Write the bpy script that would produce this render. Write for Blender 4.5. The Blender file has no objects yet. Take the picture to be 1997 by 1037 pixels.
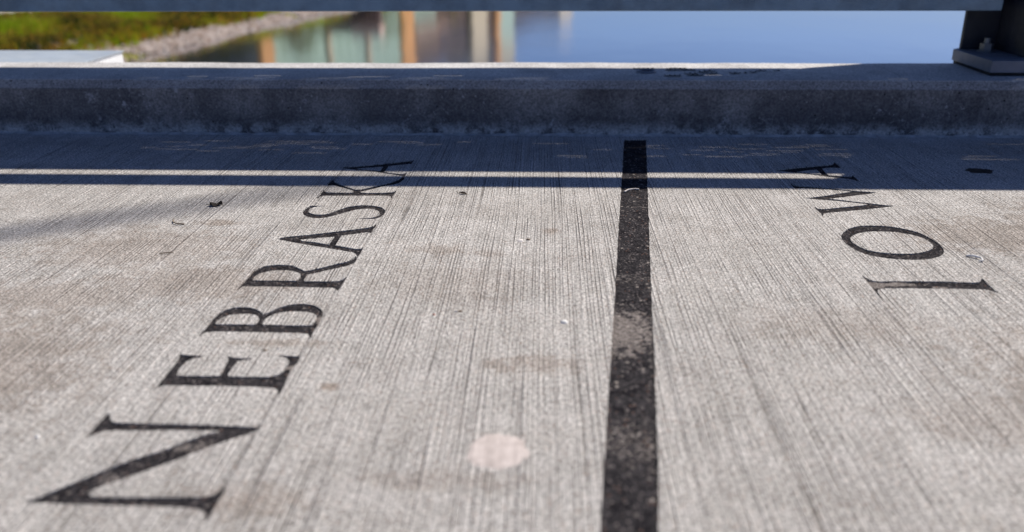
import bpy, bmesh, math, random
from mathutils import Vector, Matrix, noise as mnoise
random.seed(7)
S = bpy.context.scene
C = S.collection

# ------------------------------------------------------------------ camera
cam_d = bpy.data.cameras.new('camera')
cam = bpy.data.objects.new('camera', cam_d); C.objects.link(cam)
M = Matrix(((0.99933002, -0.00941454, 0.03536788),
            (0.03635693, 0.36641869, -0.92973949),
            (-0.00420638, 0.93040245, 0.36651548)))
cam.matrix_world = Matrix.Translation((0, 0, 0.6)) @ M.to_4x4()
cam_d.sensor_width = 36.0
cam_d.lens = 1700 / 1997 * 36
cam_d.clip_start = 0.02
cam_d.clip_end = 20000
cam_d.dof.use_dof = True
cam_d.dof.focus_distance = 1.95
cam_d.dof.aperture_fstop = 2.2
S.camera = cam

# ------------------------------------------------------------------ sky, sun, exposure
SUN = Vector((0.52, 0.61, 1.0)).normalized()
elev = math.asin(SUN.z)
azim = math.atan2(SUN.x, SUN.y)
world = bpy.data.worlds.new('World'); S.world = world; world.use_nodes = True
wn = world.node_tree; wn.nodes.clear()
wo = wn.nodes.new('ShaderNodeOutputWorld'); wb = wn.nodes.new('ShaderNodeBackground')
sky = wn.nodes.new('ShaderNodeTexSky'); sky.sky_type = 'NISHITA'; sky.sun_disc = False
sky.sun_elevation = elev; sky.sun_rotation = azim
sky.altitude = 300; sky.air_density = 1.0; sky.dust_density = 0.8; sky.ozone_density = 2.5
wb.inputs['Strength'].default_value = 0.05
# deep clear-day blue, the same over the whole dome
tint = wn.nodes.new('ShaderNodeMix'); tint.data_type = 'RGBA'; tint.blend_type = 'MULTIPLY'; tint.inputs['Factor'].default_value = 1.0
tint.inputs[7].default_value = (0.86, 0.98, 1.40, 1.0)
wn.links.new(sky.outputs[0], tint.inputs[6]); wn.links.new(tint.outputs[2], wb.inputs[0]); wn.links.new(wb.outputs[0], wo.inputs[0])
sun_d = bpy.data.lights.new('sun', 'SUN'); sun_d.energy = 5.0; sun_d.angle = math.radians(0.65)
sun_d.color = (1.0, 0.935, 0.85)
sun = bpy.data.objects.new('sun', sun_d); C.objects.link(sun)
sun.rotation_euler = SUN.to_track_quat('Z', 'Y').to_euler()
S.view_settings.view_transform = 'Standard'; S.view_settings.look = 'None'
S.view_settings.exposure = 0.1; S.view_settings.gamma = 1.0
S.view_settings.use_curve_mapping = False

# ------------------------------------------------------------------ node helpers
class NT:
    def __init__(s, name, rough=0.8, spec=0.3):
        s.m = bpy.data.materials.new(name); s.m.use_nodes = True
        s.t = s.m.node_tree; s.t.nodes.clear()
        s.o = s.n('ShaderNodeOutputMaterial'); s.b = s.n('ShaderNodeBsdfPrincipled')
        s.l(s.b.outputs[0], s.o.inputs[0])
        s.b.inputs['Roughness'].default_value = rough
        s.b.inputs['Specular IOR Level'].default_value = spec
        s.geo = s.n('ShaderNodeNewGeometry')
        s.P = s.geo.outputs['Position']
    def n(s, k): return s.t.nodes.new(k)
    def l(s, a, b): s.t.links.new(a, b)
    def put(s, sock, v):
        if isinstance(v, bpy.types.NodeSocket): s.l(v, sock)
        elif isinstance(v, (tuple, list)) and len(v) == 3 and sock.type == 'RGBA': sock.default_value = (*v, 1)
        else: sock.default_value = v
    def math(s, op, a, b=0.0, clamp=False):
        n = s.n('ShaderNodeMath'); n.operation = op; n.use_clamp = clamp
        s.put(n.inputs[0], a); s.put(n.inputs[1], b); return n.outputs[0]
    def vec(s, op, a, b=(0, 0, 0)):
        n = s.n('ShaderNodeVectorMath'); n.operation = op
        s.put(n.inputs[0], a); s.put(n.inputs[1], b)
        return n.outputs['Value'] if op in ('LENGTH', 'DISTANCE', 'DOT_PRODUCT') else n.outputs[0]
    def noise(s, v, scale=1.0, detail=2.0, rough=0.5, dist=0.0):
        n = s.n('ShaderNodeTexNoise'); s.put(n.inputs['Vector'], v)
        n.inputs['Scale'].default_value = scale; n.inputs['Detail'].default_value = detail
        n.inputs['Roughness'].default_value = rough; n.inputs['Distortion'].default_value = dist
        return n.outputs['Fac']
    def voro(s, v, scale, rand=1.0, out='Distance', feature='F1'):
        n = s.n('ShaderNodeTexVoronoi'); n.feature = feature; s.put(n.inputs['Vector'], v)
        n.inputs['Scale'].default_value = scale; n.inputs['Randomness'].default_value = rand
        return n.outputs[out]
    def ramp(s, f, a, b, lo=0.0, hi=1.0):
        n = s.n('ShaderNodeMapRange'); n.clamp = True; n.interpolation_type = 'SMOOTHSTEP'
        s.put(n.inputs[0], f)
        for i, v in zip((1, 2, 3, 4), (a, b, lo, hi)): n.inputs[i].default_value = v
        return n.outputs[0]
    def mix(s, f, a, b, mode='MIX'):
        n = s.n('ShaderNodeMix'); n.data_type = 'RGBA'; n.blend_type = mode
        s.put(n.inputs['Factor'], f); s.put(n.inputs[6], a); s.put(n.inputs[7], b)
        return n.outputs[2]
    def bump(s, h, dist=0.002, strength=1.0):
        n = s.n('ShaderNodeBump'); n.inputs['Distance'].default_value = dist
        n.inputs['Strength'].default_value = strength
        s.l(h, n.inputs['Height']); s.l(n.outputs[0], s.b.inputs['Normal'])
    def color(s, v): s.put(s.b.inputs['Base Color'], v)
    def rough(s, v): s.put(s.b.inputs['Roughness'], v)
    def sep(s, v):
        n = s.n('ShaderNodeSeparateXYZ'); s.l(v, n.inputs[0]); return n.outputs
    def comb(s, x, y, z):
        n = s.n('ShaderNodeCombineXYZ'); s.put(n.inputs[0], x); s.put(n.inputs[1], y); s.put(n.inputs[2], z); return n.outputs[0]
    def spots(s, pts, wob=None):
        # soft ellipses on the deck: (x, y, rx, ry, strength)
        tot = None
        for (x, y, rx, ry, k) in pts:
            d = s.vec('SUBTRACT', s.P, (x, y, 0.0))
            d = s.vec('MULTIPLY', d, (1 / rx, 1 / ry, 0.0))
            f = s.vec('LENGTH', d)
            if wob is not None: f = s.math('ADD', f, wob)
            f = s.ramp(f, 0.35, 1.0, k, 0.0)
            tot = f if tot is None else s.math('MAXIMUM', tot, f)
        return tot

# ------------------------------------------------------------------ materials
def mat_deck():
    m = NT('broomed_concrete', 0.9, 0.15)
    x, y, z = m.sep(m.P)
    wob = m.noise(m.comb(m.math('MULTIPLY', x, 2.0), m.math('MULTIPLY', y, 1.2), 0.0), 1.0, 1)
    xs = m.math('ADD', x, m.math('MULTIPLY', wob, 0.012))
    def streak(sx, sy, det, off=0.0, rough=0.6):
        v = m.comb(m.math('MULTIPLY', xs, sx), m.math('MULTIPLY', y, sy), off)
        return m.noise(v, 1.0, det, rough)
    # the broom: a comb of ridges about 7 mm apart, uneven in spacing and depth, with finer bristle lines between
    jit = streak(38, 0.45, 2.0, 5.5)
    ph = m.math('ADD', m.math('MULTIPLY', xs, 6.2832 / 0.0072), m.math('MULTIPLY', jit, 26.0))
    s1 = m.math('SINE', ph); s2 = m.math('SINE', m.math('ADD', ph, 1.2))
    amp = m.ramp(streak(85, 1.6, 3.0, 9.1), 0.34, 0.66, 0.05, 1.0)
    strength = m.ramp(m.noise(m.P, 4.5, 5, 0.65), 0.34, 0.62, 0.35, 1.0)
    amp = m.math('MULTIPLY', amp, strength)
    furrow = m.math('MULTIPLY', m.ramp(s1, 0.35, 0.98), amp)
    ridge = m.math('MULTIPLY', m.ramp(s2, -0.35, -0.98), amp)
    fine = streak(520, 6.0, 2.0)
    fineL = m.ramp(fine, 0.32, 0.68)
    rare = streak(150, 0.6, 1.0, 12.3)
    rareL = m.math('MULTIPLY', m.ramp(rare, 0.27, 0.33, 1.0, 0.0), m.ramp(streak(30, 2.0, 2.0, 4.0), 0.42, 0.58))
    grain = m.noise(m.P, 230, 5, 0.75)
    pores = m.ramp(m.noise(m.P, 190, 3, 0.65), 0.31, 0.39)
    blot = m.noise(m.P, 2.3, 4, 0.6)
    blot2 = m.noise(m.P, 14.0, 5, 0.7)
    dirt = m.ramp(m.noise(m.P, 5.0, 6, 0.75), 0.50, 0.72)
    base = m.mix(m.ramp(blot, 0.32, 0.68), (0.420, 0.400, 0.370), (0.545, 0.526, 0.497))
    base = m.mix(m.ramp(blot2, 0.35, 0.65, 0.0, 0.8), base, m.mix(0.5, base, (0.66, 0.63, 0.60)))
    dark = m.mix(1.0, base, (0.42, 0.405, 0.40), 'MULTIPLY')
    col = m.mix(m.math('MULTIPLY', m.math('SUBTRACT', 1.0, fineL), m.math('MULTIPLY', strength, 0.42)), base, dark)
    col = m.mix(m.math('MULTIPLY', furrow, 0.92), col, m.mix(1.0, base, (0.27, 0.258, 0.25), 'MULTIPLY'))
    col = m.mix(m.math('MULTIPLY', ridge, 0.42), col, (0.74, 0.70, 0.66))
    col = m.mix(m.math('MULTIPLY', rareL, 0.40), col, (0.11, 0.10, 0.10))
    col = m.mix(m.math('MULTIPLY', dirt, 0.36), col, (0.25, 0.215, 0.185))
    g = m.ramp(grain, 0.32, 0.68, 0.26, 1.76)
    gg = m.n('ShaderNodeCombineColor'); [m.l(g, gg.inputs[i]) for i in range(3)]
    col = m.mix(1.0, col, gg.outputs[0], 'MULTIPLY')
    col = m.mix(m.math('MULTIPLY', m.math('SUBTRACT', 1.0, pores), 0.8), col, (0.07, 0.062, 0.058))
    # coloured sand grains
    vc = m.voro(m.P, 420, 1.0, 'Color'); rr = m.sep(vc)
    col = m.mix(m.ramp(rr[0], 0.95, 0.97, 0.0, 0.4), col, (0.36, 0.20, 0.12))
    col = m.mix(m.ramp(rr[1], 0.93, 0.95, 0.0, 0.45), col, (0.75, 0.73, 0.71))
    col = m.mix(m.ramp(rr[2], 0.88, 0.91, 0.0, 0.55), col, (0.12, 0.11, 0.105))
    # brown spill stains and scuffs; broad side patches put corner darkening into the colour
    wobs = m.math('MULTIPLY', m.math('SUBTRACT', m.noise(m.P, 28, 5, 0.75), 0.5), 2.6)
    st = m.spots([(-0.20, 1.605, 0.075, 0.045, 0.5), (-0.10, 1.585, 0.04, 0.03, 0.45), (0.017, 1.724, 0.024, 0.035, 0.75),
                  (-0.013, 1.132, 0.10, 0.04, 0.55), (-0.297, 1.056, 0.026, 0.014, 0.9), (-0.80, 1.60, 0.30, 0.16, 0.45), (0.95, 1.10, 0.45, 0.30, 0.55), (-0.85, 1.10, 0.28, 0.28, 0.55), (1.15, 1.75, 0.25, 0.25, 0.5),
                  (-0.62, 1.43, 0.26, 0.12, 0.5), (-0.85, 1.36, 0.25, 0.10, 0.5), (0.93, 1.72, 0.25, 0.15, 0.55),
                  (-0.70, 1.76, 0.07, 0.03, 0.7), (-0.16, 1.45, 0.2, 0.12, 0.28), (0.48, 1.28, 0.22, 0.10, 0.3),
                  (-0.33, 0.80, 0.10, 0.04, 0.5), (0.62, 1.0, 0.2, 0.09, 0.35), (1.0, 1.40, 0.15, 0.07, 0.6),
                  (-0.40, 1.19, 0.10, 0.018, 0.55), (-0.12, 0.845, 0.12, 0.03, 0.35)], wobs)
    col = m.mix(st, col, m.mix(1.0, col, (0.62, 0.54, 0.48), 'MULTIPLY'))
    # pale lime bloom washed out of the joint at the curb
    joint = m.math('MULTIPLY', m.ramp(y, 2.50, 2.60), m.ramp(m.noise(m.P, 9, 4, 0.65), 0.42, 0.62))
    col = m.mix(m.math('MULTIPLY', joint, 0.5), col, (0.62, 0.61, 0.60))
    m.color(col)
    h = m.math('ADD', m.math('MULTIPLY', m.math('SUBTRACT', ridge, furrow), 0.7), m.math('MULTIPLY', grain, 0.9))
    h = m.math('ADD', h, m.math('MULTIPLY', fineL, 0.35))
    h = m.math('SUBTRACT', h, m.math('MULTIPLY', rareL, 1.0))
    h = m.math('ADD', h, m.math('MULTIPLY', pores, 0.6))
    m.bump(h, 0.0018, 1.0)
    return m.m

def mat_curb():
    m = NT('cast_concrete', 0.8, 0.3)
    x, y, z = m.sep(m.P)
    n1 = m.noise(m.P, 4.5, 6, 0.65); n2 = m.noise(m.P, 17, 5, 0.7); n3 = m.noise(m.P, 160, 3, 0.6)
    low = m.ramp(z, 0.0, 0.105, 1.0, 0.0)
    face = m.mix(m.ramp(n1, 0.35, 0.65), (0.14, 0.135, 0.138), (0.28, 0.27, 0.265))  # vertical face darker than the top: its shade is put into the colour
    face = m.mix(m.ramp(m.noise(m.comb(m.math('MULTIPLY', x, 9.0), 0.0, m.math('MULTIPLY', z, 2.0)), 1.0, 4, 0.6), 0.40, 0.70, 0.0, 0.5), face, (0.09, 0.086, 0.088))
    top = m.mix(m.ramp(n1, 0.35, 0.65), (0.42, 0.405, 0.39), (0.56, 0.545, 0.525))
    mid_ = m.mix(1.0, top, (0.62, 0.62, 0.63), 'MULTIPLY')  # chamfer tone between face and top, shading in the colour as well
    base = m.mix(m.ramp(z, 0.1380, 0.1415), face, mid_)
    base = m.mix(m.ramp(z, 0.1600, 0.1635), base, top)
    grime = m.math('MULTIPLY', m.ramp(m.noise(m.P, 9, 6, 0.7, 0.6), 0.40, 0.62), low)
    col = m.mix(m.math('MULTIPLY', grime, 0.8), base, (0.040, 0.038, 0.040))
    lime = m.ramp(n2, 0.56, 0.68)
    lime = m.math('MULTIPLY', lime, m.ramp(m.noise(m.P, 3.3, 3), 0.45, 0.6))
    col = m.mix(m.math('MULTIPLY', lime, 0.75), col, (0.44, 0.44, 0.45))
    foot = m.math('MULTIPLY', m.ramp(z, 0.006, 0.050, 1.0, 0.0), m.ramp(m.noise(m.P, 16, 6, 0.8), 0.40, 0.54))
    col = m.mix(m.math('MULTIPLY', foot, 0.8), col, (0.58, 0.57, 0.56))
    vd = m.voro(m.P, 26, 1.0); vr = m.sep(m.voro(m.P, 26, 1.0, 'Color'))[0]
    hole = m.math('MULTIPLY', m.ramp(vd, 0.06, 0.10, 1.0, 0.0), m.ramp(vr, 0.45, 0.47))
    vd2 = m.voro(m.P, 70, 1.0); vr2 = m.sep(m.voro(m.P, 70, 1.0, 'Color'))[1]
    hole2 = m.math('MULTIPLY', m.ramp(vd2, 0.10, 0.16, 1.0, 0.0), m.ramp(vr2, 0.78, 0.80))
    hole = m.math('MAXIMUM', hole, hole2)
    col = m.mix(m.math('MULTIPLY', hole, 0.9), col, (0.03, 0.028, 0.027))
    fleck = m.ramp(m.noise(m.P, 60, 3, 0.7), 0.64, 0.72, 0.0, 0.45)
    col = m.mix(fleck, col, (0.45, 0.44, 0.44))
    rust = m.math('MULTIPLY', m.ramp(m.noise(m.P, 21, 3, 0.6), 0.70, 0.78), m.ramp(z, 0.0, 0.06, 0.8, 0.0))
    col = m.mix(rust, col, (0.14, 0.09, 0.05))
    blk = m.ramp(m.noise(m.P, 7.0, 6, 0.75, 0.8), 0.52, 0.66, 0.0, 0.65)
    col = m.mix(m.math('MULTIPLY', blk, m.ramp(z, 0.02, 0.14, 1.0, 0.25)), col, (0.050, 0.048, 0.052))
    spl = m.math('MULTIPLY', m.ramp(m.noise(m.P, 34, 6, 0.8, 1.2), 0.58, 0.66), m.ramp(m.noise(m.P, 5.0, 2), 0.42, 0.58))
    col = m.mix(m.math('MULTIPLY', spl, 0.85), col, (0.50, 0.50, 0.51))
    # hairline crack right of the letters
    cx_ = m.math('ABSOLUTE', m.math('SUBTRACT', m.math('ADD', x, m.math('MULTIPLY', m.math('SUBTRACT', m.noise(m.P, 22, 4, 0.7), 0.5), 0.03)), 1.075))
    col = m.mix(m.ramp(cx_, 0.0008, 0.0026, 0.4, 0.0), col, (0.03, 0.028, 0.03))
    g = m.ramp(n3, 0.25, 0.75, 0.62, 1.40)
    gg = m.n('ShaderNodeCombineColor'); [m.l(g, gg.inputs[i]) for i in range(3)]
    col = m.mix(1.0, col, gg.outputs[0], 'MULTIPLY')
    m.color(col)
    h = m.math('ADD', m.math('MULTIPLY', n2, 0.5), m.math('MULTIPLY', n3, 0.4))
    h = m.math('SUBTRACT', h, m.math('MULTIPLY', hole, 1.5))
    m.bump(h, 0.003, 0.7)
    return m.m

def mat_inlay(name, worn, bare=0.0):
    m = NT(name, 0.95, 0.06)
    dark = m.mix(m.ramp(m.noise(m.P, 40, 4, 0.6), 0.35, 0.65), (0.012, 0.011, 0.013), (0.030, 0.028, 0.030))
    cells = m.voro(m.P, 330, 1.0, 'Color'); cs = m.sep(cells)
    col = m.mix(m.ramp(cs[0], 0.62, 0.97, 0.0, 0.6), dark, (0.10, 0.09, 0.092))
    col = m.mix(m.ramp(cs[1], 0.94, 0.98, 0.0, 0.7), col, (0.24, 0.21, 0.20))
    col = m.mix(m.ramp(cs[2], 0.985, 0.99, 0.0, 0.5), col, (0.24, 0.13, 0.09))
    wobs = m.math('MULTIPLY', m.math('SUBTRACT', m.noise(m.P, 55, 5, 0.75), 0.5), 2.6)
    w = m.spots(worn, wobs)
    patch = m.ramp(m.noise(m.P, 22, 6, 0.75), 0.58, 0.74, 0.0, 0.22 if bare else 0.45)
    w = m.math('MAXIMUM', w, patch)
    gr = m.math('ADD', m.math('MULTIPLY', cs[0], 0.7), m.math('MULTIPLY', m.noise(m.P, 150, 3, 0.7), 0.6))
    w = m.ramp(m.math('SUBTRACT', m.math('MULTIPLY', w, 1.15), gr), -0.12, 0.10)
    aggr = m.mix(cs[1], (0.11, 0.093, 0.085), (0.28, 0.25, 0.23))
    col = m.mix(w, col, aggr)
    big = m.voro(m.P, 95, 1.0, 'Color'); bd = m.voro(m.P, 95, 1.0)
    peb = m.math('MULTIPLY', m.ramp(m.sep(big)[0], 0.90, 0.93), m.ramp(bd, 0.22, 0.34, 1.0, 0.0))
    col = m.mix(m.math('MULTIPLY', peb, 0.65 if bare else 0.25), col, (0.42, 0.37, 0.33))
    m.color(col)
    h = m.math('ADD', m.noise(m.P, 420, 3, 0.7), m.math('MULTIPLY', m.voro(m.P, 330), 0.8))
    m.bump(h, 0.0014, 0.9)
    return m.m

def mat_paint(name, colr, rough=0.4, metal=0.0, var=0.12, scale=7):
    m = NT(name, rough, 0.5)
    n = m.noise(m.P, scale, 5, 0.65)
    c2 = tuple(v * (1 - var * 2) for v in colr)
    m.color(m.mix(m.ramp(n, 0.35, 0.7), colr, c2))
    m.b.inputs['Metallic'].default_value = metal
    m.rough(m.ramp(m.noise(m.P, scale * 3, 4), 0.3, 0.7, rough * 0.8, min(1, rough * 1.3)))
    m.bump(m.noise(m.P, 90, 3, 0.6), 0.0006, 0.4)
    return m.m

def mat_rough(name, a, b, scale=3.0, bump=0.02, rough=0.9):
    m = NT(name, rough, 0.2)
    m.color(m.mix(m.ramp(m.noise(m.P, scale, 5, 0.65), 0.32, 0.68), a, b))
    m.bump(m.noise(m.P, scale * 6, 4, 0.6), bump, 0.6)
    return m.m

def mat_leaf(name, a, b):
    m = NT(name, 0.6, 0.25)
    m.color(m.mix(m.ramp(m.noise(m.P, 1.7, 3, 0.6), 0.3, 0.7), a, b))
    tr = m.n('ShaderNodeBsdfTranslucent'); m.l(m.b.inputs['Base Color'].links[0].from_socket, tr.inputs[0])
    mx = m.n('ShaderNodeMixShader'); mx.inputs[0].default_value = 0.45
    m.l(m.b.outputs[0], mx.inputs[1]); m.l(tr.outputs[0], mx.inputs[2]); m.l(mx.outputs[0], m.o.inputs[0])
    return m.m

def mat_water():
    m = NT('river_water', 0.5, 0.0)
    m.color((0.030, 0.038, 0.036))
    x, y, z = m.sep(m.P)
    v = m.comb(x, m.math('MULTIPLY', y, 1.6), 0.0)
    h = m.math('ADD', m.noise(v, 0.9, 3, 0.55), m.math('MULTIPLY', m.noise(v, 0.13, 2), 2.0))
    # calm and ruffled patches
    calm = m.ramp(m.noise(m.comb(m.math('MULTIPLY', x, 0.09), m.math('MULTIPLY', y, 0.05), 2.0), 1.0, 3), 0.38, 0.68, 0.35, 1.6)
    m.bump(m.math('MULTIPLY', h, calm), 0.02, 0.42)
    nrm = m.b.inputs['Normal'].links[0].from_socket
    fr = m.n('ShaderNodeFresnel'); fr.inputs['IOR'].default_value = 1.36; m.l(nrm, fr.inputs['Normal'])
    gl = m.n('ShaderNodeBsdfGlossy'); gl.inputs['Roughness'].default_value = 0.11; m.l(nrm, gl.inputs['Normal'])
    gl.inputs['Color'].default_value = (0.97, 0.98, 1.0, 1)
    mx = m.n('ShaderNodeMixShader'); m.l(m.math('MULTIPLY', fr.outputs[0], 2.0, True), mx.inputs[0])
    m.l(m.b.outputs[0], mx.inputs[1]); m.l(gl.outputs[0], mx.inputs[2]); m.l(mx.outputs[0], m.o.inputs[0])
    return m.m

MT = {
 'deck': mat_deck(), 'curb': mat_curb(),
 'letters': mat_inlay('dark_aggregate_inlay', [
    (-0.362, 1.282, 0.012, 0.020, 1.0), (-0.367, 1.114, 0.010, 0.010, 1.0), (-0.427, 0.905, 0.035, 0.02, 0.55),
    (0.625, 1.455, 0.055, 0.014, 1.1), (0.70, 1.442, 0.02, 0.007, 0.9), (0.590, 1.455, 0.02, 0.03, 1.0),
    (-0.50, 0.84, 0.03, 0.02, 0.45), (-0.44, 1.22, 0.02, 0.01, 0.4), (0.60, 2.05, 0.05, 0.02, 0.35)]),
 'stripe': mat_inlay('dark_aggregate_stripe', [
    (0.125, 1.25, 0.085, 0.115, 0.80), (0.11, 0.93, 0.06, 0.09, 0.40), (0.16, 1.47, 0.05, 0.05, 0.36),
    (0.215, 1.90, 0.04, 0.012, 0.4), (0.17, 1.62, 0.04, 0.03, 0.15)], 1),
 'rail': mat_paint('blue_grey_rail_paint', (0.22, 0.33, 0.43), 0.42, 0.0, 0.2),
 'plate': mat_paint('slate_post_paint', (0.17, 0.19, 0.24), 0.5),
 'post': mat_paint('dark_post_paint', (0.022, 0.026, 0.040), 0.5),
 'steel': mat_paint('galvanised_steel', (0.20, 0.21, 0.23), 0.45, 0.6),
 'matte': mat_paint('matte_black', (0.012, 0.012, 0.013), 0.8),
 'white': mat_paint('white_paint', (0.88, 0.88, 0.86), 0.5, 0, 0.02),
 'lid': mat_paint('pale_lid_metal', (0.46, 0.51, 0.54), 0.35, 0.0, 0.10, 5),
 'unseen_infill': mat_paint('unseen_infill_paint', (0.10, 0.11, 0.12), 0.5),
 'ink': mat_paint('black_marker_ink', (0.012, 0.012, 0.016), 0.6),
 'water': mat_water(),
 'grass_ground': mat_rough('bank_grass_ground', (0.16, 0.21, 0.012), (0.27, 0.20, 0.03), 0.35, 0.05),
 'rock': mat_rough('riprap_stone', (0.40, 0.32, 0.27), (0.60, 0.51, 0.44), 0.9, 0.05),
 'path': mat_rough('bank_path_concrete', (0.40, 0.37, 0.33), (0.48, 0.45, 0.41), 0.6, 0.01),
}

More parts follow.
